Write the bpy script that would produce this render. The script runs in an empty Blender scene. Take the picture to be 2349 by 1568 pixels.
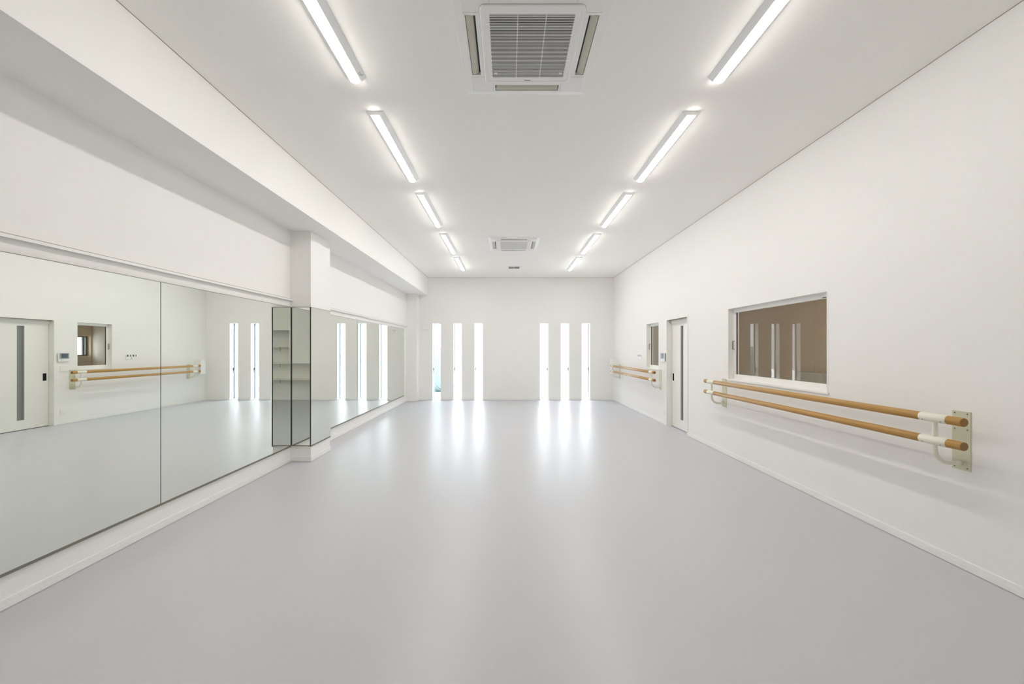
import bpy, bmesh, math
from mathutils import Vector, Matrix

# ------------------------------------------------------------------ camera, world, exposure
scene = bpy.context.scene
COL = scene.collection
W, H = 2349, 1568
F_PX, VPX, VPY = 845.0, 1165.0, 800.0
CAM_Z = 1.458
cam_data = bpy.data.cameras.new('camera')
cam_data.sensor_fit = 'HORIZONTAL'
cam_data.sensor_width = 36.0
cam_data.lens = F_PX / W * 36.0
cam_data.shift_x = (W / 2 - VPX) / W
cam_data.shift_y = (VPY - H / 2) / W
cam_data.clip_start = 0.05
cam_data.clip_end = 200
cam = bpy.data.objects.new('camera', cam_data)
COL.objects.link(cam)
cam.location = (0, 0, CAM_Z)
cam.rotation_euler = (math.radians(90), 0, 0)
scene.camera = cam

SKY_LOW, SKY_HIGH = 4.5, 12.0
LAMP = 38.5
world = bpy.data.worlds.new('overcast_sky')
scene.world = world
world.use_nodes = True
bg = world.node_tree.nodes['Background']
bg.inputs['Color'].default_value = (0.82, 0.90, 1.0, 1)
wn = world.node_tree.nodes; wl = world.node_tree.links
w_tc = wn.new('ShaderNodeTexCoord'); w_sep = wn.new('ShaderNodeSeparateXYZ'); w_map = wn.new('ShaderNodeMapRange')
w_map.interpolation_type = 'SMOOTHSTEP'          # overcast: brighter towards the zenith than at the horizon
w_map.inputs['From Min'].default_value = 0.04; w_map.inputs['From Max'].default_value = 0.38
w_map.inputs['To Min'].default_value = SKY_LOW; w_map.inputs['To Max'].default_value = SKY_HIGH
wl.new(w_tc.outputs['Generated'], w_sep.inputs[0]); wl.new(w_sep.outputs['Z'], w_map.inputs['Value'])
wl.new(w_map.outputs['Result'], bg.inputs['Strength'])

scene.view_settings.view_transform = 'Standard'
scene.view_settings.look = 'None'
scene.view_settings.gamma = 1.0
scene.view_settings.exposure = 0.08
scene.view_settings.use_curve_mapping = False
scene.cycles.use_denoising = True
scene.cycles.max_bounces = 10
scene.cycles.diffuse_bounces = 8
scene.cycles.glossy_bounces = 6
scene.cycles.transparent_max_bounces = 10
scene.cycles.caustics_reflective = True
scene.cycles.sample_clamp_indirect = 12.0
scene.cycles.blur_glossy = 0.5

# ------------------------------------------------------------------ room numbers (metres)
XR = 3.02            # right wall face
XL = -2.82           # left wall face
YF = 10.53           # far wall face
YB = -0.70           # back wall face (behind the camera)
ZC = 3.50            # ceiling
ZBEAM = 2.99
XBEAM = -2.292
COLX, COLY0, COLY1 = -2.554, 4.775, 5.29
PILX, PILY = -2.53, 10.22
XO = 6.26            # far side of the side room

# ------------------------------------------------------------------ materials
def mat(name, color, rough=0.5, metal=0.0, spec=0.5, bump=0.0, bscale=200, noise=0.0, nscale=3.0):
    m = bpy.data.materials.new(name); m.use_nodes = True
    nt = m.node_tree; b = nt.nodes['Principled BSDF']
    b.inputs['Base Color'].default_value = (*color, 1)
    b.inputs['Roughness'].default_value = rough
    b.inputs['Metallic'].default_value = metal
    b.inputs['Specular IOR Level'].default_value = spec
    tc = nt.nodes.new('ShaderNodeTexCoord')
    if bump > 0:
        n = nt.nodes.new('ShaderNodeTexNoise'); n.inputs['Scale'].default_value = bscale
        n.inputs['Detail'].default_value = 3
        bp = nt.nodes.new('ShaderNodeBump'); bp.inputs['Strength'].default_value = bump
        bp.inputs['Distance'].default_value = 0.002
        nt.links.new(tc.outputs['Object'], n.inputs['Vector'])
        nt.links.new(n.outputs['Fac'], bp.inputs['Height'])
        nt.links.new(bp.outputs['Normal'], b.inputs['Normal'])
    if noise > 0:
        n = nt.nodes.new('ShaderNodeTexNoise'); n.inputs['Scale'].default_value = nscale
        n.inputs['Detail'].default_value = 4
        r = nt.nodes.new('ShaderNodeMapRange')
        r.inputs['To Min'].default_value = 1 - noise; r.inputs['To Max'].default_value = 1 + noise
        mx = nt.nodes.new('ShaderNodeVectorMath'); mx.operation = 'SCALE'
        mx.inputs[0].default_value = color
        nt.links.new(tc.outputs['Object'], n.inputs['Vector'])
        nt.links.new(n.outputs['Fac'], r.inputs['Value'])
        nt.links.new(r.outputs['Result'], mx.inputs['Scale'])
        nt.links.new(mx.outputs['Vector'], b.inputs['Base Color'])
    return m

M = {}
M['wall'] = mat('white_wallpaper', (0.87, 0.861, 0.838), 0.75, spec=0.3, bump=0.05, bscale=260)
M['ceiling'] = mat('white_ceiling_paper', (0.93, 0.914, 0.875), 0.9, spec=0.2, bump=0.04, bscale=260)
M['trim'] = mat('white_moulding', (0.87, 0.865, 0.84), 0.4)
M['plastic'] = mat('white_plastic', (0.86, 0.855, 0.83), 0.35)
M['grey_plastic'] = mat('grey_plastic', (0.45, 0.45, 0.42), 0.5)
M['vane'] = mat('beige_plastic', (0.56, 0.53, 0.45), 0.5)
M['grille_dark'] = mat('filter_dark', (0.045, 0.04, 0.03), 0.8)
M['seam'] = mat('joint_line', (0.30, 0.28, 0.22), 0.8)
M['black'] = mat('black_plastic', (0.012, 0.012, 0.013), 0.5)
M['body'] = mat('white_steel', (0.93, 0.93, 0.925), 0.45)
M['floor'] = mat('grey_vinyl_sheet', (0.548, 0.55, 0.585), 0.33, spec=0.44, bump=0.02, bscale=60, noise=0.015, nscale=1.2)
M['cream'] = mat('cream_powder_coat', (0.78, 0.77, 0.66), 0.35)
M['plate'] = mat('pale_olive_enamel', (0.62, 0.605, 0.45), 0.4)
M['screw'] = mat('screw_steel', (0.12, 0.12, 0.11), 0.4, metal=0.5)
M['alu'] = mat('brushed_channel', (0.22, 0.205, 0.165), 0.45, metal=0.3)
M['winframe'] = mat('grey_aluminium', (0.10, 0.12, 0.155), 0.4, metal=0.2)
M['darkframe'] = mat('dark_aluminium', (0.03, 0.033, 0.035), 0.4)
M['handle'] = mat('bronze_handle', (0.10, 0.08, 0.05), 0.4, metal=0.5)
M['edge'] = mat('mirror_polished_edge', (0.02, 0.055, 0.055), 0.3)
M['backing'] = mat('mirror_backing', (0.03, 0.035, 0.03), 0.7)
M['slit'] = mat('frosted_slit_glass', (0.24, 0.25, 0.25), 0.25)
M['bezel'] = mat('grey_bezel', (0.33, 0.37, 0.40), 0.3)
M['screen'] = mat('screen_glass', (0.09, 0.11, 0.13), 0.12)
M['cream_room'] = mat('beige_room_wall', (0.74, 0.62, 0.465), 0.8)
M['door'] = mat('door_sheet', (0.85, 0.845, 0.80), 0.45)
M['ground'] = mat('pale_concrete', (0.8, 0.8, 0.79), 0.9, noise=0.05)
M['hedge'] = mat('shrub_leaves', (0.165, 0.21, 0.20), 0.8)
M['lawn'] = mat('pale_lawn', (0.11, 0.135, 0.13), 0.9, noise=0.1, nscale=30)
M['shelf'] = mat('shelf_board', (0.80, 0.79, 0.70), 0.4)
M['cabinet'] = mat('cabinet_grey', (0.55, 0.53, 0.46), 0.5)

def wood_mat():
    m = bpy.data.materials.new('varnished_wood'); m.use_nodes = True
    nt = m.node_tree; b = nt.nodes['Principled BSDF']
    b.inputs['Roughness'].default_value = 0.32
    tc = nt.nodes.new('ShaderNodeTexCoord'); mp = nt.nodes.new('ShaderNodeMapping')
    mp.inputs['Scale'].default_value = (90, 3, 90)
    n = nt.nodes.new('ShaderNodeTexNoise'); n.inputs['Scale'].default_value = 1.0; n.inputs['Detail'].default_value = 6
    cr = nt.nodes.new('ShaderNodeValToRGB')
    cr.color_ramp.elements[0].position = 0.3; cr.color_ramp.elements[0].color = (0.41, 0.215, 0.05, 1)
    cr.color_ramp.elements[1].position = 0.7; cr.color_ramp.elements[1].color = (0.52, 0.295, 0.08, 1)
    nt.links.new(tc.outputs['Object'], mp.inputs['Vector'])
    nt.links.new(mp.outputs['Vector'], n.inputs['Vector'])
    nt.links.new(n.outputs['Fac'], cr.inputs['Fac'])
    nt.links.new(cr.outputs['Color'], b.inputs['Base Color'])
    return m
M['wood'] = wood_mat()
M['wood_end'] = mat('wood_end_grain', (0.28, 0.145, 0.04), 0.5, noise=0.2, nscale=120)

def mirror_mat():
    m = bpy.data.materials.new('silvered_mirror'); m.use_nodes = True
    nt = m.node_tree; nt.nodes.remove(nt.nodes['Principled BSDF'])
    g = nt.nodes.new('ShaderNodeBsdfGlossy'); g.inputs['Roughness'].default_value = 0.0
    g.inputs['Color'].default_value = (0.85, 0.873, 0.825, 1)
    nt.links.new(g.outputs[0], nt.nodes['Material Output'].inputs['Surface'])
    return m
M['mirror'] = mirror_mat()

def pane_mat(name, tint, boost=1.0):
    m = bpy.data.materials.new(name); m.use_nodes = True
    nt = m.node_tree; nt.nodes.remove(nt.nodes['Principled BSDF'])
    t = nt.nodes.new('ShaderNodeBsdfTransparent'); t.inputs['Color'].default_value = (*tint, 1)
    g = nt.nodes.new('ShaderNodeBsdfGlossy'); g.inputs['Roughness'].default_value = 0.0
    fr = nt.nodes.new('ShaderNodeFresnel')
    geo = nt.nodes.new('ShaderNodeNewGeometry'); io = nt.nodes.new('ShaderNodeMapRange')
    io.inputs['To Min'].default_value = 1.5; io.inputs['To Max'].default_value = 1 / 1.5   # thin pane: same Fresnel on both faces
    nt.links.new(geo.outputs['Backfacing'], io.inputs['Value']); nt.links.new(io.outputs['Result'], fr.inputs['IOR'])
    mu = nt.nodes.new('ShaderNodeMath'); mu.operation = 'MULTIPLY'; mu.inputs[1].default_value = boost
    mu.use_clamp = True
    mx = nt.nodes.new('ShaderNodeMixShader')
    nt.links.new(fr.outputs[0], mu.inputs[0]); nt.links.new(mu.outputs[0], mx.inputs[0])
    nt.links.new(t.outputs[0], mx.inputs[1]); nt.links.new(g.outputs[0], mx.inputs[2])
    nt.links.new(mx.outputs[0], nt.nodes['Material Output'].inputs['Surface'])
    return m
M['pane'] = pane_mat('clear_pane', (0.98, 0.99, 0.985), 1.0)
M['pane_int'] = pane_mat('interior_pane', (0.91, 0.885, 0.84), 0.8)

def emit_mat(name, color, strength):
    m = bpy.data.materials.new(name); m.use_nodes = True
    nt = m.node_tree; nt.nodes.remove(nt.nodes['Principled BSDF'])
    e = nt.nodes.new('ShaderNodeEmission'); e.inputs['Color'].default_value = (*color, 1)
    e.inputs['Strength'].default_value = strength
    nt.links.new(e.outputs[0], nt.nodes['Material Output'].inputs['Surface'])
    return m
M['lamp'] = emit_mat('lit_diffuser', (1.0, 0.972, 0.925), LAMP)

# ------------------------------------------------------------------ helpers
class MB:
    """collects shapes; build() links them as one mesh object"""
    def __init__(self): self.bm = bmesh.new()
    def box(self, x0, x1, y0, y1, z0, z1, mi=0, bevel=0.0, seg=2):
        b = bmesh.new()
        vs = [b.verts.new((x, y, z)) for x in (x0, x1) for y in (y0, y1) for z in (z0, z1)]
        for f in ((0,1,3,2),(4,6,7,5),(0,4,5,1),(2,3,7,6),(0,2,6,4),(1,5,7,3)):
            b.faces.new([vs[i] for i in f])
        if bevel > 0:
            bmesh.ops.bevel(b, geom=b.edges[:], offset=bevel, segments=seg, affect='EDGES', profile=0.5)
        for f in b.faces: f.material_index = mi
        self._add(b); return self
    def _add(self, b):
        me = bpy.data.meshes.new('tmp'); b.to_mesh(me); b.free()
        self.bm.from_mesh(me); bpy.data.meshes.remove(me)
    def tube(self, pts, r, seg=20, mi=0, cap=True, cap_mi=None, bev=0.0):
        pts = [Vector(p) for p in pts]; b = bmesh.new(); rings = []
        n = len(pts); ref = None; radii = r if isinstance(r, (list, tuple)) else [r] * n
        for i, p in enumerate(pts):
            t = (pts[min(i + 1, n - 1)] - pts[max(i - 1, 0)]).normalized()
            if ref is None:
                ref = Vector((0, 0, 1)) if abs(t.z) < 0.9 else Vector((1, 0, 0))
            u = (ref - t * ref.dot(t)).normalized(); ref = u; v = t.cross(u)
            rings.append([b.verts.new(p + (u * math.cos(a) + v * math.sin(a)) * radii[i])
                          for a in [2 * math.pi * k / seg for k in range(seg)]])
        for i in range(n - 1):
            for k in range(seg):
                f = b.faces.new([rings[i][k], rings[i][(k+1) % seg], rings[i+1][(k+1) % seg], rings[i+1][k]])
                f.smooth = True; f.material_index = mi
        if cap:
            for rg in (rings[0][::-1], rings[-1]):
                f = b.faces.new(rg); f.material_index = mi if cap_mi is None else cap_mi
        bmesh.ops.recalc_face_normals(b, faces=b.faces[:])
        self._add(b); return self
    def loft(self, rings, mi=0, smooth=False, caps=True):
        b = bmesh.new()
        R = [[b.verts.new(p) for p in r] for r in rings]
        n = len(R[0])
        for i in range(len(R) - 1):
            for k in range(n):
                f = b.faces.new([R[i][k], R[i][(k+1) % n], R[i+1][(k+1) % n], R[i+1][k]])
                f.smooth = smooth; f.material_index = mi
        if caps:
            for rg in (R[0][::-1], R[-1]):
                f = b.faces.new(rg); f.material_index = mi
        bmesh.ops.recalc_face_normals(b, faces=b.faces[:])
        self._add(b); return self
    def build(self, name, mats, parent=None, loc=None):
        me = bpy.data.meshes.new(name); self.bm.to_mesh(me); self.bm.free()
        if not isinstance(mats, (list, tuple)): mats = [mats]
        for m in mats: me.materials.append(M[m])
        o = bpy.data.objects.new(name, me); COL.objects.link(o)
        if loc is not None: o.location = loc
        if parent is not None: o.parent = parent
        return o

def box(name, m, x0, x1, y0, y1, z0, z1, parent=None, bevel=0.0):
    return MB().box(x0, x1, y0, y1, z0, z1, bevel=bevel).build(name, m, parent)

def thing(name, label, cat, loc=(0, 0, 0), group=None):
    o = bpy.data.objects.new(name, None); COL.objects.link(o)
    o.location = loc; o.empty_display_size = 0.1
    return tag(o, label, cat, group)
def tag(o, label, cat, group=None):
    o['label'] = label; o['category'] = cat
    if group: o['group'] = group
    return o
def struct(o, label=None, cat=None):
    o['kind'] = 'structure'
    if label: o['label'] = label
    if cat: o['category'] = cat
    return o
def sempty(name, label, cat, loc):
    o = bpy.data.objects.new(name, None); COL.objects.link(o); o.location = loc
    return struct(o, label, cat)

def holed_wall(name, m, axis, a0, a1, ur, zr, holes):
    """slab between a0 and a1 along `axis`, spanning ur x zr, with rectangular holes (u0,u1,z0,z1)"""
    us = sorted(set([ur[0], ur[1]] + [h[i] for h in holes for i in (0, 1)]))
    zs = sorted(set([zr[0], zr[1]] + [h[i] for h in holes for i in (2, 3)]))
    def solid(i, j):
        if i < 0 or j < 0 or i >= len(us) - 1 or j >= len(zs) - 1: return False
        u = (us[i] + us[i+1]) / 2; z = (zs[j] + zs[j+1]) / 2
        return not any(h[0] < u < h[1] and h[2] < z < h[3] for h in holes)
    b = bmesh.new(); cache = {}
    def V(a, u, z):
        k = (round(a, 5), round(u, 5), round(z, 5))
        if k not in cache:
            cache[k] = b.verts.new((a, u, z) if axis == 'x' else (u, a, z))
        return cache[k]
    for i in range(len(us) - 1):
        for j in range(len(zs) - 1):
            if not solid(i, j): continue
            u0, u1, z0, z1 = us[i], us[i+1], zs[j], zs[j+1]
            for a in (a0, a1):
                b.faces.new([V(a, u0, z0), V(a, u1, z0), V(a, u1, z1), V(a, u0, z1)])
            if not solid(i-1, j): b.faces.new([V(a0, u0, z0), V(a1, u0, z0), V(a1, u0, z1), V(a0, u0, z1)])
            if not solid(i+1, j): b.faces.new([V(a0, u1, z0), V(a1, u1, z0), V(a1, u1, z1), V(a0, u1, z1)])
            if not solid(i, j-1): b.faces.new([V(a0, u0, z0), V(a1, u0, z0), V(a1, u1, z0), V(a0, u1, z0)])
            if not solid(i, j+1): b.faces.new([V(a0, u0, z1), V(a1, u0, z1), V(a1, u1, z1), V(a0, u1, z1)])
    bmesh.ops.recalc_face_normals(b, faces=b.faces[:])
    me = bpy.data.meshes.new(name); b.to_mesh(me); b.free(); me.materials.append(M[m])
    o = bpy.data.objects.new(name, me); COL.objects.link(o)
    return struct(o)

def skirting(name, pts, side=1):
    """moulding along a polyline on the floor; side=+1: room lies to the right of the path"""
    prof = [(0, 0.003), (0.009, 0.003), (0.009, 0.0335), (0.0065, 0.0345), (0.0065, 0.0365), (0.008, 0.0375),
            (0.008, 0.060), (0.006, 0.063), (0, 0.063)]
    P = [Vector(p) for p in pts]; rings = []
    for i, p in enumerate(P):
        d0 = (P[i] - P[i-1]).normalized() if i > 0 else None
        d1 = (P[i+1] - P[i]).normalized() if i < len(P) - 1 else None
        n0 = Vector((d0.y, -d0.x)) * side if d0 else None
        n1 = Vector((d1.y, -d1.x)) * side if d1 else None
        if n0 is None: n = n1
        elif n1 is None: n = n0
        else:
            n = (n0 + n1); n = n / (1 + n0.dot(n1))
        rings.append([(p.x + n.x * a, p.y + n.y * a, z) for a, z in prof])
    o = MB().loft(rings).build(name, 'trim')
    return struct(o)

# ------------------------------------------------------------------ shell
struct(box('floor', 'floor', XL - 0.18, XO + 0.14, -1.25, YF + 0.22, -0.12, 0.0))
struct(box('ceiling', 'ceiling', XL - 0.18, XR + 0.15, -1.25, YF + 0.22, ZC, ZC + 0.12))
struct(box('wall_left', 'wall', XL - 0.18, XL, -1.25, YF, 0, ZC))
WIN = [(-2.037, 'l'), (-1.439, 'l'), (-0.837, 'l'), (1.037, 'r'), (1.633, 'r'), (2.233, 'r')]
WW, WH = 0.117, 2.19
far_holes = [(x - WW, x + WW, 0, WH) for x, s in WIN]
holed_wall('wall_far', 'wall', 'y', YF, YF + 0.22, (XL - 0.18, XO + 0.14), (0, ZC), far_holes)
BW = (3.475, 5.058, 1.05, 2.015)      # big interior window opening (y0,y1,z0,z1)
SW = (7.365, 8.035, 1.05, 2.005)      # small interior window
DR = (6.180, 7.003, 0.0, 2.015)       # sliding door
holed_wall('wall_right', 'wall', 'x', XR, XR + 0.15, (-1.25, YF), (0, ZC), [BW, SW, DR])
# back wall with the shelf niche
holed_wall('wall_back', 'wall', 'y', YB - 0.06, YB, (XL, XR), (0, ZC),
           [(0.47, 1.95, 0, 1.98), (-0.10, 0.47, 0, 1.055)])
struct(MB().box(-0.16, 2.01, -1.25, -1.07, 0, ZC).box(-0.16, -0.10, -1.07, YB - 0.06, 0, ZC)
       .box(1.95, 2.01, -1.07, YB - 0.06, 0, ZC).build('wall_niche', 'wall'))
struct(box('ceiling_beam', 'wall', XL, XBEAM, YB, YF, ZBEAM, ZC),
       'white boxed beam running under the ceiling along the left wall', 'beam')
struct(box('column', 'wall', XL, COLX, COLY0, COLY1, 0, ZBEAM),
       'white square column standing out from the left wall below the beam', 'column')
struct(box('column', 'wall', XL, PILX, PILY, YF, 0, ZBEAM),
       'white shallow column in the far left corner', 'column')
# dark strips coloured in for the shadow gap along the ceiling
struct(box('shadow_gap_1', 'seam', XR - 0.003, XR, YB, YF, ZC - 0.003, ZC))
struct(box('shadow_gap_2', 'seam', XBEAM, XBEAM + 0.003, YB, YF, ZC - 0.003, ZC))
struct(box('shadow_gap_3', 'seam', XBEAM, XR, YF - 0.003, YF, ZC - 0.0035, ZC))
# baseboards
skirting('baseboard_left', [(XL, YB), (XL, COLY0), (COLX, COLY0), (COLX, COLY1), (XL, COLY1), (XL, PILY),
                            (PILX, PILY), (PILX, YF), (WIN[0][0] - WW, YF)], 1)
skirting('baseboard_right', [(XR, YB), (XR, DR[0] - 0.012)], -1)
skirting('baseboard_right', [(XR, DR[1] + 0.012), (XR, YF), (WIN[5][0] + WW, YF)], -1)
for i in range(5):
    skirting('baseboard_far', [(WIN[i][0] + WW, YF), (WIN[i+1][0] - WW, YF)], 1)
skirting('baseboard_back', [(XL, YB), (-0.10, YB)], -1)

# ------------------------------------------------------------------ side room seen through the interior windows
OW = (10.05, 10.47, 1.26, 1.82)
OW_ADDED = (3.0, 6.0, 0.9, 2.2)  # added opening, out of view, lets daylight in to brighten the side room
holed_wall('wall_side_room_outer', 'cream_room', 'x', XO, XO + 0.14, (1.5, YF), (0, 2.6), [OW, OW_ADDED])
struct(box('wall_side_room_near', 'cream_room', XR + 0.15, XO, 1.5, 1.6, 0, 2.6))
struct(box('wall_side_room_lining', 'wall', XR + 0.15, XO, YF - 0.02, YF, 0, 2.5))
struct(box('ceiling_side_room', 'cream_room', XR + 0.15, XO + 0.14, 1.5, YF, 2.5, 2.6))
w9 = sempty('window_9', 'small dark framed window in the side room', 'window', (XO, 10.26, 1.26))
def rel(o, root):
    o.parent = root; o.matrix_parent_inverse = root.matrix_basis.inverted(); return o
f = MB()
y0, y1, z0, z1 = OW; t = 0.035
for b_ in ((y0, y1, z0, z0 + t), (y0, y1, z1 - t, z1), (y0, y0 + t, z0 + t, z1 - t), (y1 - t, y1, z0 + t, z1 - t)):
    f.box(XO + 0.09, XO + 0.13, *b_)
f.box(XO + 0.085, XO + 0.125, y1 - 0.115, y1 - 0.075, z0 + t, z1 - t)
rel(f.build('window_frame', 'darkframe'), w9)
rel(box('pane', 'pane', XO + 0.105, XO + 0.109, y0 + t, y1 - t, z0 + t, z1 - t), w9)
w10 = sempty('window_10', 'wide dark framed window added out of view to brighten the side room', 'window', (XO, 4.5, 0.9))
y0, y1, z0, z1 = OW_ADDED
f = MB()
for b_ in ((y0, y1, z0, z0 + t), (y0, y1, z1 - t, z1), (y0, y0 + t, z0 + t, z1 - t), (y1 - t, y1, z0 + t, z1 - t), (4.48, 4.52, z0 + t, z1 - t)):
    f.box(XO + 0.09, XO + 0.13, *b_)
rel(f.build('window_frame', 'darkframe'), w10)
rel(box('pane', 'pane', XO + 0.105, XO + 0.109, y0 + t, y1 - t, z0 + t, z1 - t), w10)
c = box('low_cabinet', 'cabinet', XO - 0.42, XO - 0.003, 6.4, 7.46, 0, 1.0)
tag(c, 'grey low cabinet against the side room wall, seen through the large window', 'cabinet')

# outdoors
struct(box('ground_outside', 'ground', -14, 20, YF + 0.22, 30, -0.14, -0.06), 'pale concrete ground outside the slit windows', 'ground')
struct(box('ground_outside', 'ground', XO + 0.14, 20, -6, YF + 0.22, -0.14, -0.06), 'pale concrete ground outside the side room', 'ground')
struct(box('lawn', 'lawn', -9, -1.99, YF + 0.24, 16, -0.06, -0.055), 'pale green lawn outside the leftmost slit window', 'lawn')
sh = thing('garden_shrub', 'pale green clipped shrub outside the leftmost slit window', 'shrub', (-2.49, 13.2, -0.06))
import random
rnd = random.Random(4)
b = bmesh.new()
bmesh.ops.create_icosphere(b, subdivisions=5, radius=1.0)
for v_ in b.verts:
    c_ = v_.co.copy(); k = 1 + 0.015 * math.sin(c_.x * 17 + c_.z * 23) + rnd.uniform(-0.008, 0.008)
    zz = math.copysign(abs(c_.z) ** 0.55, c_.z); rr_ = math.sqrt(max(1e-6, c_.x ** 2 + c_.y ** 2)); w_ = rr_ ** 0.6 / rr_
    v_.co = Vector((c_.x * w_ * 0.27 * k, c_.y * w_ * 0.27 * k, 0.80 + zz * 0.80 * k))
me = bpy.data.meshes.new('foliage'); b.to_mesh(me); b.free(); me.materials.append(M['hedge'])
o = bpy.data.objects.new('foliage', me); COL.objects.link(o); o.parent = sh
MB().tube([(0, 0, 0), (0, 0, 0.2)], 0.03, 10).build('stem', 'wood', sh)

# ------------------------------------------------------------------ slit windows in the far wall
for i, (x, s) in enumerate(WIN):
    r = sempty('window_%d' % (i + 1), 'tall narrow floor-length slit window in the far wall', 'window', (x, YF, 0))
    fy0, fy1 = YF + 0.15, YF + 0.20
    sgn = -1 if s == 'l' else 1
    xa, xb = x - WW, x + WW
    f = MB()
    f.box(xa, xa + 0.010, fy0, fy1, 0.012, WH).box(xb - 0.010, xb, fy0, fy1, 0.012, WH)
    f.box(xa + 0.010, xb - 0.010, fy0, fy1, WH - 0.009, WH)
    rel(f.build('window_frame', 'winframe'), r)
    rel(MB().box(xa, xb, YF + 0.002, fy1, 0.0, 0.012).box(xa + 0.010, xb - 0.010, fy0, fy1, 0.012, 0.026).build('threshold', 'trim'), r)
    rel(box('pane', 'pane', xa + 0.010, xb - 0.010, fy0 + 0.024, fy0 + 0.028, 0.026, WH - 0.009), r)
    hx = xa + 0.012 if s == 'l' else xb - 0.012
    h = rel(MB().box(hx - 0.011, hx + 0.011, fy0 - 0.03, fy0, 0.853, 0.912, bevel=0.003).build('handle', 'black'), r)
    rel(MB().box(hx - 0.006, hx + 0.006, fy0 - 0.022, fy0 - 0.008, 0.778, 0.853, bevel=0.002).build('lever', 'winframe'), r)

# daylight portals (sampling guides for the sky)
def portal(name, loc, rot, sx, sy):
    l = bpy.data.lights.new(name, 'AREA'); l.shape = 'RECTANGLE'; l.size = sx; l.size_y = sy
    l.cycles.is_portal = True
    o = bpy.data.objects.new(name, l); COL.objects.link(o); o.location = loc; o.rotation_euler = rot
for x, s in WIN:
    portal('sky_portal', (x, YF + 0.215, WH / 2), (math.radians(-90), 0, 0), 2 * WW, WH)
portal('sky_portal', (XO + 0.138, 4.5, 1.55), (0, math.radians(90), 0), 1.3, 3.0)
portal('sky_portal', (XO + 0.138, 10.26, 1.54), (0, math.radians(90), 0), 0.56, 0.42)

# ------------------------------------------------------------------ interior windows in the right wall
def interior_window(n, op, label, with_mark):
    y0, y1, z0, z1 = op
    r = sempty('window_%d' % n, label, 'window', (XR, (y0 + y1) / 2, z0))
    t = 0.012
    lin = MB()      # reveal lining
    lin.box(XR - 0.002, XR + 0.148, y0, y0 + t, z0, z1).box(XR - 0.002, XR + 0.148, y1 - t, y1, z0, z1)
    lin.box(XR - 0.002, XR + 0.148, y0 + t, y1 - t, z1 - t, z1)
    rel(lin.build('reveal_lining', 'trim'), r)
    rel(MB().box(XR - 0.012, XR + 0.148, y0 - 0.012, y1 + 0.012, z0 - 0.022, z0 - 0.0005, bevel=0.003)
        .build('window_sill', 'trim'), r)
    s = MB(); x0, x1 = XR + 0.072, XR + 0.102
    sy0, sy1, sz0, sz1 = y0 + t, y1 - t, z0, z1 - t
    gb, gt, gl, gr = 1.116, z1 - 0.064, y0 + 0.05, y1 - 0.062
    s.box(x0, x1, sy0, sy1, sz0, gb, bevel=0.002).box(x0, x1, sy0, sy1, gt, sz1, bevel=0.002)
    s.box(x0, x1, sy0, gl, gb, gt).box(x0, x1, gr, sy1, gb, gt)
    rel(s.build('sash', 'trim'), r)
    g = MB(); e = 0.004
    g.box(x0 + 0.010, x0 + 0.020, gl, gl + e, gb, gt).box(x0 + 0.010, x0 + 0.020, gr - e * 2, gr, gb, gt)
    rel(g.build('gasket', 'black'), r)
    rel(box('pane', 'pane_int', x0 + 0.013, x0 + 0.017, gl, gr, gb, gt), r)
    hy = sy1 - 0.018; hz0, hz1 = 1.452, 1.562
    rel(MB().tube([(x0 - 0.001, hy, hz0), (x0 - 0.022, hy, hz0), (x0 - 0.022, hy, hz1), (x0 - 0.001, hy, hz1)], 0.0045, 8)
        .build('handle', 'handle'), r)
    if with_mark:
        mk = MB()
        for k in range(7):
            mk.box(x0 - 0.0012, x0, y0 + 0.099 + k * 0.0068, y0 + 0.104 + k * 0.0068, 1.956, 1.964)
        rel(mk.build('maker_mark', 'screw'), r)
interior_window(7, BW, 'wide interior window with white frame above the near barre', True)
interior_window(8, SW, 'small interior window with white frame beside the door', False)

# ------------------------------------------------------------------ sliding door
dr = sempty('door_1', 'white sliding door with a narrow grey glass slit', 'door', (XR, (DR[0] + DR[1]) / 2, 0))
y0, y1, z0, z1 = DR
j = MB(); t = 0.014
j.box(XR - 0.010, XR + 0.145, y0 - 0.010, y0 + t, 0, z1 + 0.008).box(XR - 0.010, XR + 0.145, y1 - t, y1 + 0.010, 0, z1 + 0.008)
j.box(XR - 0.010, XR + 0.145, y0 + t, y1 - t, z1 - t, z1 + 0.008)
rel(j.build('door_frame', 'door'), dr)
rel(box('header_panel', 'door', XR + 0.078, XR + 0.09, y0 + t, y1 - t, 1.935, z1 - t - 0.006), dr)
rel(box('head_track', 'seam', XR + 0.02, XR + 0.075, y0 + t, y1 - t, z1 - t - 0.006, z1 - t), dr)
SL = (6.535, 6.638, 0.18, 1.874)
b = holed_wall('door_leaf', 'door', 'x', XR + 0.093, XR + 0.129, (y0 + t + 0.0005, y1 - t - 0.0035), (0.010, 1.934), [SL, (6.900, 6.955, 0.862, 1.0)])
del b['kind']; rel(b, dr)
rel(box('glass_slit', 'slit', XR + 0.119, XR + 0.125, SL[0] + 0.003, SL[1] - 0.003, SL[2] + 0.003, SL[3] - 0.003), dr)
sf = MB()
for q in ((SL[0], SL[0] + 0.003, SL[2], SL[3]), (SL[1] - 0.003, SL[1], SL[2], SL[3]), (SL[0] + 0.003, SL[1] - 0.003, SL[2], SL[2] + 0.003), (SL[0] + 0.003, SL[1] - 0.003, SL[3] - 0.003, SL[3])):
    sf.box(XR + 0.0935, XR + 0.127, *q)
rel(sf.build('slit_frame', 'grey_plastic'), dr)
ph = MB().box(XR + 0.113, XR + 0.118, 6.902, 6.953, 0.864, 0.998)
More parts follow.
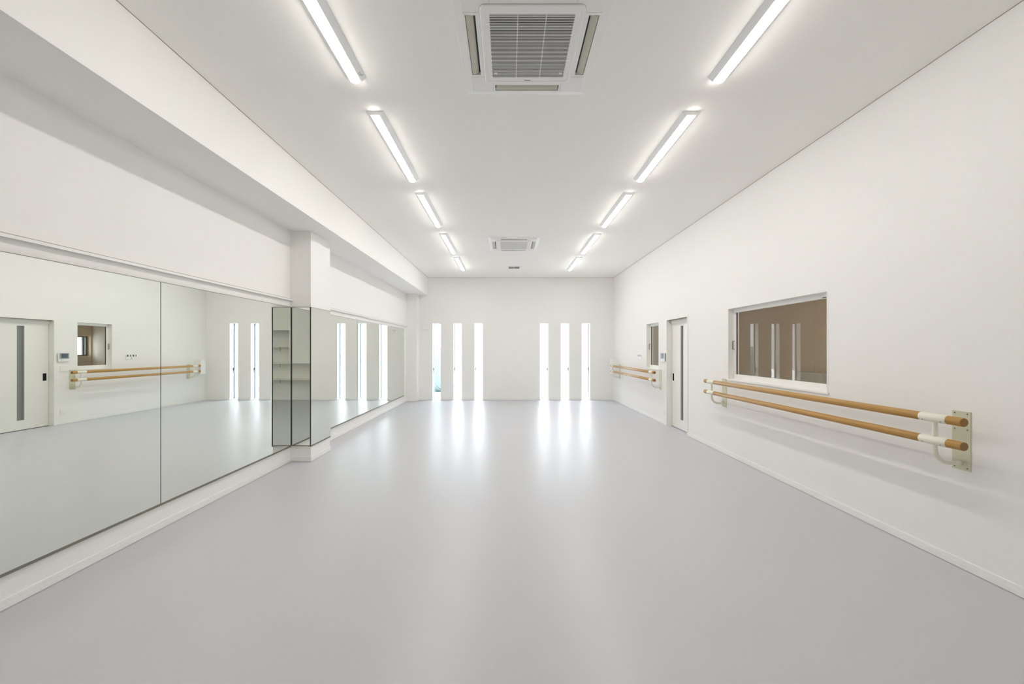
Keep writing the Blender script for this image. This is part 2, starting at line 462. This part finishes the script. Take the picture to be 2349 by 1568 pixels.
for q in ((6.900, 6.905, 0.862, 1.0), (6.950, 6.955, 0.862, 1.0), (6.905, 6.950, 0.862, 0.867), (6.905, 6.950, 0.995, 1.0)):
    ph.box(XR + 0.0915, XR + 0.118, *q)
rel(ph.build('recessed_pull', 'darkframe'), dr)
rel(box('floor_gap_shade', 'black', XR + 0.10, XR + 0.125, y0 + t, y1 - t, 0.0, 0.009), dr)  # black bar drawn in for the shade under the leaf

# ------------------------------------------------------------------ mirrors
MX = -2.80
def mirror(label, x0, x1, y0, y1, face, group):
    """face 'x': silvered side towards +x ; 'y': towards -y"""
    z0, z1 = 0.213, 1.996
    cx, cy = (x0 + x1) / 2, (y0 + y1) / 2
    r = thing('wall_mirror', label, 'mirror', (cx, cy, z0 - 0.02), group)
    b = bmesh.new()
    vs = [b.verts.new((x, y, z)) for x in (x0, x1) for y in (y0, y1) for z in (z0, z1)]
    for f in ((0,1,3,2),(4,6,7,5),(0,4,5,1),(2,3,7,6),(0,2,6,4),(1,5,7,3)):
        b.faces.new([vs[i] for i in f])
    bmesh.ops.recalc_face_normals(b, faces=b.faces[:])
    b.normal_update()
    for f in b.faces:
        n = f.normal
        f.material_index = 0 if ((face == 'x' and n.x > 0.9) or (face == 'y' and n.y < -0.9)) else 1
    me = bpy.data.meshes.new('glass'); b.to_mesh(me); b.free()
    me.materials.append(M['mirror']); me.materials.append(M['edge'])
    o = bpy.data.objects.new('glass', me); COL.objects.link(o); rel(o, r)
    if face == 'x':
        rel(box('backing_board', 'backing', x0 - 0.009, x0 - 0.0005, y0 - 0.002, y1 + 0.002, z0, z1), r)
        rel(box('bottom_channel', 'alu', x0 - 0.009, x1 + 0.0015, y0 - 0.002, y1 + 0.002, z0 - 0.018, z0 - 0.0002), r)
        rel(box('top_trim', 'alu', x0 - 0.009, x1 + 0.001, y0 - 0.002, y1 + 0.002, z1 + 0.0002, z1 + 0.004), r)
    else:
        rel(box('backing_board', 'backing', x0, x1, y1 + 0.0005, y1 + 0.004, z0, z1), r)
        rel(box('bottom_channel', 'alu', x0, x1 + 0.001, y0 - 0.0015, y1 + 0.004, z0 - 0.012, z0 - 0.0002), r)
        rel(box('top_trim', 'alu', x0, x1 + 0.001, y0 - 0.001, y1 + 0.004, z1 + 0.0002, z1 + 0.005), r)
    return r
G1 = 'large mirrors on the left wall in front of the column'
mirror('frameless wall mirror on the left wall, the one nearest the back wall', MX - 0.005, MX, -0.624, 1.170, 'x', G1)
mirror('frameless wall mirror reflecting the sliding door, cut by the left edge of the photo', MX - 0.005, MX, 1.176, 2.969, 'x', G1)
mirror('frameless wall mirror touching the near side of the column, reflecting slit windows', MX - 0.005, MX, 2.975, 4.757, 'x', G1)
cm = mirror('narrow mirror on the column face turned to the camera, reflecting shelves', MX + 0.007, COLX + 0.003, COLY0 - 0.010, COLY0 - 0.005, 'y', 'mirrors on the column')
rel(box('corner_seal', 'backing', MX - 0.004, MX + 0.0065, 4.7595, 4.7655, 0.213, 1.996), cm)
mirror('narrow mirror on the column side turned to the room, reflecting plain wall', COLX + 0.0035, COLX + 0.0085, COLY0 - 0.010, COLY1, 'x', 'mirrors on the column')
G2 = 'large mirrors on the left wall beyond the column'
for k, nm in enumerate(('wall mirror beyond the column, first of three, half hidden by the column',
                        'wall mirror beyond the column, the middle one of three',
                        'wall mirror beyond the column, last one beside the far corner')):
    mirror(nm, MX - 0.005, MX, 5.30 + k * 1.55, 5.30 + k * 1.55 + 1.544, 'x', G2)

# rails above the mirrors
def rail(label, y0, y1):
    r = thing('mounting_rail', label, 'rail', (XL + 0.018, (y0 + y1) / 2, 2.08), 'rails above the mirrors')
    xo = XL + 0.034
    m = MB().box(XL + 0.0005, xo, y0, y1, 2.096, 2.1005)
    m.box(xo - 0.004, xo, y0, y1, 2.080, 2.096).box(XL + 0.0005, XL + 0.004, y0, y1, 2.080, 2.096)
    m.box(XL + 0.004, xo - 0.004, y0, y1, 2.084, 2.086)
    rel(m.build('rail_profile', 'plastic'), r)
    rel(box('edge_strip', 'seam', xo - 0.001, xo + 0.0006, y0, y1, 2.0995, 2.1025), r)
rail('long white rail on the wall above the large near mirrors', YB, COLY0 - 0.002)
rail('white rail on the wall above the three mirrors beyond the column', COLY1 + 0.002, PILY - 0.002)

# ------------------------------------------------------------------ ceiling lamps
def lamp_meshes():
    L = 1.25
    body = MB()
    prof = [(0.076, 0), (0.076, -0.003), (0.040, -0.031), (-0.040, -0.031), (-0.076, -0.003), (-0.076, 0)]
    body.loft([[(a, -L/2, z) for a, z in prof], [(a, L/2, z) for a, z in prof]])
    dif = MB(); rings = []
    hw, dp = 0.0365, 0.0165
    ends = [(0.0, 0.90), (0.002, 0.97), (0.006, 1.0)]
    ys = [(-L/2 + 0.003 + a, s) for a, s in ends] + [(L/2 - 0.003 - a, s) for a, s in reversed(ends)]
    for y, s in ys:
        ring = []
        for k in range(13):
            a = math.pi * k / 12
            ring.append((hw * (0.75 + 0.25 * s) * math.cos(a), y, -0.0312 - dp * s * math.sin(a) ** 1.15 if 0 < k < 12 else -0.0312))
        rings.append(ring)
    dif.loft(rings, smooth=True)
    return body, dif
protos = {}
def copy_thing(root):
    r = root.copy(); COL.objects.link(r)
    for ch in root.children:
        c = ch.copy(); COL.objects.link(c); c.parent = r
        for g in ch.children:
            d = g.copy(); COL.objects.link(d); d.parent = c
    return r
LY = [2.150, 3.795, 5.440, 7.135, 8.80]
GL = 'LED batten lights in two rows on the ceiling'
ordn = ['cut by the top edge of the photo', 'second from the camera', 'third from the camera', 'fourth from the camera', 'nearest the far wall']
first = None
for row, X in (('left', -1.144), ('right', 1.583)):
    for k, y in enumerate(LY):
        if first is None:
            body, dif = lamp_meshes()
            first = thing('batten_light', '', 'ceiling light', (X, y, ZC), GL)
            bo = body.build('lamp_body', 'body', first); do = dif.build('diffuser', 'lamp', first)
            o = first
        else:
            o = copy_thing(first)
        o.location = (X, y, ZC)
        o['label'] = 'lit white batten light, %s row, %s' % (row, ordn[k])
        if row == 'left' and k == 0: lamp0 = o
lbl = MB()
for a, b_ in ((0.050, 0.545), (0.050, 0.563), (0.058, 0.575)):
    for q in ((a, a + 0.010, b_, b_ + 0.002), (a, a + 0.010, b_ + 0.008, b_ + 0.010), (a, a + 0.002, b_ + 0.002, b_ + 0.008), (a + 0.008, a + 0.010, b_ + 0.002, b_ + 0.008)):
        zs_ = lambda x: -0.003 - (0.076 - x) * 0.028 / 0.036
        lbl.loft([[(q[0], y, zs_(q[0]) + 0.0005), (q[1], y, zs_(q[1]) + 0.0005), (q[1], y, zs_(q[1]) - 0.0004), (q[0], y, zs_(q[0]) - 0.0004)] for y in (q[2], q[3])])

# ------------------------------------------------------------------ ceiling air conditioners
def make_ac():
    r = thing('air_conditioner', 'large white cassette air conditioner in the ceiling, cut by the photo top edge',
              'air conditioner', (0.147, 2.470, ZC), 'cassette air conditioners')
    D = -0.026
    SO, SI, SH = 0.408, 0.345, 0.243          # slot outer, inner, half length
    # outer frame: sloping rim, flat field with four slots cut as wells
    us = [-0.42, -SO, -SI, -SH, SH, SI, SO, 0.42]
    b = bmesh.new(); cache = {}
    def V(x, y, z):
        k = (round(x, 5), round(y, 5), round(z, 5))
        if k not in cache: cache[k] = b.verts.new((x, y, z))
        return cache[k]
    def is_slot(x, y):
        return (SI < abs(x) < SO and abs(y) < SH) or (SI < abs(y) < SO and abs(x) < SH)
    dp = 0.022
    for i in range(7):
        for jx in range(7):
            x0, x1, y0, y1 = us[i], us[i+1], us[jx], us[jx+1]
            cx, cy = (x0 + x1) / 2, (y0 + y1) / 2
            if is_slot(cx, cy):
                for (nx, ny, e) in ((x0 - 1e-3, cy, ((x0, y0), (x0, y1))), (x1 + 1e-3, cy, ((x1, y0), (x1, y1))),
                                    (cx, y0 - 1e-3, ((x0, y0), (x1, y0))), (cx, y1 + 1e-3, ((x0, y1), (x1, y1)))):
                    if not is_slot(nx, ny):
                        f = b.faces.new([V(*e[0], D), V(*e[1], D), V(*e[1], D + dp), V(*e[0], D + dp)])
                        f.material_index = 0
                f = b.faces.new([V(x0, y0, D + dp), V(x1, y0, D + dp), V(x1, y1, D + dp), V(x0, y1, D + dp)])
                f.material_index = 1
            else:
                b.faces.new([V(x0, y0, D), V(x1, y0, D), V(x1, y1, D), V(x0, y1, D)])
    c4 = [(-1, -1), (1, -1), (1, 1), (-1, 1)]
    def ring(h, z): return [b.verts.new((h * x, h * y, z)) for x, y in c4]
    rA = ring(0.42, D); rB = ring(0.4225, -0.014); rC = ring(0.472, -0.010); rD = ring(0.475, 0.0)
    for p, q in ((rA, rB), (rB, rC), (rC, rD)):
        for k in range(4): b.faces.new([p[k], p[(k+1) % 4], q[(k+1) % 4], q[k]])
    bmesh.ops.remove_doubles(b, verts=b.verts[:], dist=1e-5)
    me = bpy.data.meshes.new('outer_frame'); b.to_mesh(me); b.free()
    me.materials.append(M['plastic']); me.materials.append(M['black'])
    fr = bpy.data.objects.new('outer_frame', me); COL.objects.link(fr); fr.parent = r
    # vanes
    for ang in range(4):
        rings = []
        for sx in (-1, 1):
            pass
        m = MB(); n = 8; R = []
        prof = []
        for k in range(n + 1):
            t = k / n
            prof.append((SI + 0.013 + (SO - SI - 0.016) * t, D + 0.004 - 0.006 * math.sin(math.pi * t) + 0.010 * (1 - t)))
        low = [(a, z + 0.0022) for a, z in reversed(prof)]
        loop = prof + low
        R = [[(u, -a, z) for a, z in loop] for u in (-SH + 0.006, SH - 0.006)]
        m.loft(R)
        v = m.build('vane', 'vane', r); v.rotation_euler = (0, 0, math.radians(90 * ang))
    # corner seams
    for sx in (-1, 1):
        for sy in (-1, 1):
            MB().box(sx * 0.258 - 0.0008, sx * 0.258 + 0.0008, min(sy * 0.322, sy * 0.419), max(sy * 0.322, sy * 0.419), D - 0.0006, D).build('seam_line', 'grey_plastic', r)
            MB().box(min(sx * 0.322, sx * 0.419), max(sx * 0.322, sx * 0.419), sy * 0.262 - 0.0008, sy * 0.262 + 0.0008, D - 0.0006, D).build('seam_line', 'grey_plastic', r)
    # intake grille: rounded frame, slats, dark filter
    GH, SLH = 0.316, 0.259
    def rr(h, rad, z, n=6):
        pts = []
        for (cx, cy, a0) in ((h - rad, h - rad, 0), (-h + rad, h - rad, 90), (-h + rad, -h + rad, 180), (h - rad, -h + rad, 270)):
            for k in range(n + 1):
                a = math.radians(a0 + 90 * k / n)
                pts.append((cx + rad * math.cos(a), cy + rad * math.sin(a), z))
        return pts
    b = bmesh.new()
    spec = [(GH, 0.032, D + 0.001), (GH, 0.032, D - 0.006), (GH - 0.004, 0.030, D - 0.010), (GH - 0.022, 0.020, D - 0.0105),
            (GH - 0.024, 0.018, D - 0.008), (SLH, 0.002, D - 0.008), (SLH, 0.002, D - 0.001)]
    R = [[b.verts.new(p) for p in rr(*s)] for s in spec]
    for p, q in zip(R[:-1], R[1:]):
        n = len(p)
        for k in range(n): b.faces.new([p[k], p[(k+1) % n], q[(k+1) % n], q[k]])
    bmesh.ops.recalc_face_normals(b, faces=b.faces[:])
    me = bpy.data.meshes.new('intake_grille'); b.to_mesh(me); b.free(); me.materials.append(M['plastic'])
    gr = bpy.data.objects.new('intake_grille', me); COL.objects.link(gr); gr.parent = r
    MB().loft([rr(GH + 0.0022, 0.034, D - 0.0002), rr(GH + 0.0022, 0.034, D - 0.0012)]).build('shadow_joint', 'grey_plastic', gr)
    MB().box(-SLH, SLH, -SLH, SLH, D - 0.0024, D - 0.0014).build('filter', 'grille_dark', gr)
    s = MB(); NS = 46; pitch = 2 * SLH / NS
    for k in range(NS):
        yy = -SLH + (k + 0.5) * pitch
        s.loft([[(x, yy - 0.0030, D - 0.0080), (x, yy + 0.0014, D - 0.0092), (x, yy + 0.0034, D - 0.0040), (x, yy + 0.0020, D - 0.0030)] for x in (-SLH, SLH)])
    for xx in (-SLH / 3, SLH / 3):
        s.box(xx - 0.0022, xx + 0.0022, -SLH, SLH, D - 0.0095, D - 0.003)
    s.build('slats', 'plastic', gr)
    for xx in (-0.235, 0.235):
        MB().box(xx - 0.012, xx + 0.012, 0.205, 0.222, D - 0.0105, D - 0.007, bevel=0.001).build('latch', 'plastic', gr)
    mk = MB()
    for k in range(10):
        mk.box(-0.022 + k * 0.0045, -0.0188 + k * 0.0045, 0.281, 0.287, D - 0.0088, D - 0.0079)
    mk.build('maker_mark', 'black', gr)
    return r
ac = make_ac()
ac2 = copy_thing(ac)
ac2.location = (0.115, 7.17, ZC)
ac2['label'] = 'distant white four-way cassette air conditioner in the ceiling beside the small dark vent'

# ceiling vent
v = thing('ceiling_vent', 'small dark two-part ventilation grille in the ceiling near the far wall', 'vent', (0.156, 9.21, ZC))
m = MB()
for q in ((-0.150, 0.150, -0.135, -0.118), (-0.150, 0.150, 0.118, 0.135), (-0.150, -0.131, -0.118, 0.118), (0.131, 0.150, -0.118, 0.118), (-0.005, 0.005, -0.118, 0.118)):
    m.box(*q, -0.012, 0, bevel=0.001)
m.build('vent_frame', 'plastic', v)
m = MB()
for k in range(14):
    y = -0.112 + k * 0.017
    m.box(-0.131, -0.005, y, y + 0.006, -0.010, -0.002).box(0.005, 0.131, y, y + 0.006, -0.010, -0.002)
m.build('louvres', 'grey_plastic', v)
MB().box(-0.131, 0.131, -0.118, 0.118, -0.002, -0.0005).build('filter', 'grille_dark', v)
MB().tube([(0.175, 0.0, -0.004), (0.175, 0.0, 0)], 0.008, 12).build('indicator', 'screw', v)

# ------------------------------------------------------------------ ballet barres
def make_barre(y0, y1, label):
    BX = 2.84; R = 0.028
    r = thing('ballet_barre', label, 'ballet barre', (XR, (y0 + y1) / 2, 0.65), 'double wooden ballet barres')
    for z in (1.0, 0.85):
        m = MB()
        ya, yb = y0, y1
        m.tube([(BX, ya, z), (BX, ya + 0.003, z), (BX, yb - 0.003, z), (BX, yb, z)], [R - 0.002, R, R, R - 0.002], 36, cap_mi=1)
        rel(m.build('rail', ['wood', 'wood_end']), r)
    for yb in (y0 + 0.158, y1 - 0.165):
        pts = [(BX, yb, 0.975), (BX, yb, 0.80)]
        for k in range(1, 9):
            a = math.pi / 2 * k / 8
            pts.append((BX + 0.095 * (1 - math.cos(a)), yb, 0.795 - 0.095 * math.sin(a)))
        pts.append((XR - 0.004, yb, 0.70))
        br = MB().tube(pts, 0.0135, 18, cap=False).build('bracket', 'cream'); rel(br, r)
        for z in (1.0, 0.85):
            s = MB().tube([(BX, yb - 0.078, z), (BX, yb - 0.076, z), (BX, yb + 0.076, z), (BX, yb + 0.078, z)],
                          [R + 0.0008, R + 0.002, R + 0.002, R + 0.0008], 36, cap=False).build('sleeve', 'cream')
            rel(s, r)
            for dy in (-0.052, 0.052):
                a = math.radians(215)
                c = Vector((BX + (R + 0.002) * math.cos(a), yb + dy, z + (R + 0.002) * math.sin(a)))
                n = Vector((math.cos(a), 0, math.sin(a)))
                q = MB().tube([c - n * 0.001, c + n * 0.001], 0.0032, 8).build('screw', 'screw')
                q.parent = s
        p = MB().box(XR - 0.006, XR - 0.0005, yb - 0.050, yb + 0.050, 0.655, 1.045, bevel=0.001).build('wall_plate', 'plate')
        rel(p, r)
        for dy in (-0.034, 0.034):
            for z in (1.030, 0.925, 0.672):
                q = MB().tube([(XR - 0.0075, yb + dy, z), (XR - 0.0062, yb + dy, z)], 0.0042, 10).build('screw', 'screw')
                q.parent = p
    return r
make_barre(2.292, 5.30, 'large near double ballet barre on the right wall under the wide window')
make_barre(7.13, 10.10, 'small distant double ballet barre on the right wall beyond the door')

# ------------------------------------------------------------------ wall fittings
b = thing('wall_box', 'white upright box on the right wall just past the far barre end', 'box', (XR, 10.24, 0.76))
rel(MB().box(2.868, XR - 0.0005, 10.15, 10.325, 0.76, 1.16, bevel=0.006).build('casing', 'plastic'), b)
rel(MB().box(2.864, 2.8675, 10.158, 10.317, 0.768, 1.152, bevel=0.0015).build('cover', 'plastic'), b)

b = thing('wall_vent_cover', 'small square white cover high on the far wall beside the left slit window', 'vent', (-2.35, YF, 2.0))
rel(MB().box(-2.44, -2.26, YF - 0.035, YF - 0.012, 2.0, 2.18, bevel=0.005).build('cover', 'plastic'), b)
rel(MB().box(-2.43, -2.27, YF - 0.012, YF - 0.0005, 2.01, 2.17).build('base', 'grey_plastic'), b)

b = thing('intercom', 'white video intercom with grey screen between the door and small window', 'intercom', (XR, 7.13, 1.215))
rel(MB().box(XR - 0.012, XR - 0.0005, 7.05, 7.205, 1.222, 1.376).build('back_case', 'black'), b)
rel(MB().box(XR - 0.030, XR - 0.012, 7.04, 7.216, 1.215, 1.383, bevel=0.004).build('casing', 'plastic'), b)
z = rel(MB().box(XR - 0.0325, XR - 0.0302, 7.055, 7.212, 1.268, 1.378, bevel=0.001).build('bezel', 'bezel'), b)
rel(MB().box(XR - 0.0340, XR - 0.0327, 7.083, 7.192, 1.286, 1.364).build('screen', 'screen'), b)
q = MB()
for yy in (7.085, 7.110): q.tube([(XR - 0.0320, yy, 1.243), (XR - 0.0302, yy, 1.243)], 0.006, 10)
rel(q.build('buttons', 'grey_plastic'), b)

def plate(name, label, cat, y, z, w, h, rockers, group=None, sock=False):
    b = thing(name, label, cat, (XR, y, z - h / 2), group)
    rel(MB().box(XR - 0.008, XR - 0.0005, y - w / 2, y + w / 2, z - h / 2, z + h / 2, bevel=0.002).build('cover_plate', 'plastic'), b)
    n = rockers
    for k in range(n):
        hh = h * 0.66 / n
        z0 = z - h * 0.33 + k * hh
        rel(MB().box(XR - 0.0100, XR - 0.0082, y - w * 0.27, y + w * 0.27, z0 + 0.001, z0 + hh - 0.001, bevel=0.0006)
            .build('socket' if sock else 'rocker', 'trim'), b)
        if sock:
            for dy in (-0.006, 0.006):
                rel(MB().box(XR - 0.0104, XR - 0.0100, y + dy - 0.001, y + dy + 0.001, z0 + hh * 0.35, z0 + hh * 0.65).build('slot', 'black'), b)
    return b
plate('light_switch', 'white light switch plate below the intercom', 'light switch', 7.15, 1.075, 0.116, 0.12, 3)
plate('power_outlet', 'white power outlet low on the right wall next to the door', 'power outlet', 7.13, 0.233, 0.075, 0.118, 2, sock=True)
for yy, nm in ((8.365, 'white control plate of a pair left of the small window, the one near the window'),
               (8.495, 'control plate of a pair left of the small window, nearer the far wall')):
    b = thing('control_plate', nm, 'control panel', (XR, yy, 1.22), 'paired control plates')
    rel(MB().box(XR - 0.012, XR - 0.0005, yy - 0.058, yy + 0.058, 1.22, 1.34, bevel=0.002).build('cover_plate', 'plastic'), b)
    for d0, d1, mm in ((-0.040, -0.012, 'darkframe'), (0.022, 0.040, 'screen')):
        rel(MB().box(XR - 0.0135, XR - 0.0122, yy + d0, yy + d1, 1.285, 1.325).build('display', mm), b)
    rel(MB().box(XR - 0.0140, XR - 0.0122, yy - 0.010, yy + 0.018, 1.285, 1.325, bevel=0.0005).build('button', 'plastic'), b)
# outlet on the far wall
b = thing('power_outlet', 'white power outlet low on the far wall between the two window groups', 'power outlet', (0.735, YF, 0.19))
rel(MB().box(0.698, 0.772, YF - 0.008, YF - 0.0005, 0.19, 0.31, bevel=0.002).build('cover_plate', 'plastic'), b)
for z0 in (0.212, 0.252):
    rel(MB().box(0.718, 0.752, YF - 0.010, YF - 0.0082, z0, z0 + 0.036, bevel=0.0006).build('socket', 'trim'), b)

# ------------------------------------------------------------------ shelves in the niche behind the camera
for z, x0, nm in ((0.615, -0.098, 'lowest'), (1.065, -0.098, 'middle'), (1.530, 0.473, 'top')):
    s = thing('shelf', 'white %s shelf in the niche, seen reflected in the column mirror' % nm, 'shelf', (1.0, -0.9, z), 'niche shelves')
    rel(MB().box(x0, 1.948, -1.068, YB - 0.062, z - 0.022, z, bevel=0.001).build('shelf_board', 'shelf'), s)
    for bx in (0.95, 1.75):
        rel(MB().box(bx - 0.008, bx + 0.008, -1.068, -0.99, z - 0.030, z - 0.0225).box(bx - 0.008, bx + 0.008, -1.0695, -1.062, z - 0.13, z - 0.030)
            .build('shelf_bracket', 'grey_plastic'), s)
    if z > 1.2:
        pass
# label print on one lamp
o = lbl.build('label_print', 'grey_plastic'); o.parent = lamp0
bpy.context.view_layer.update()
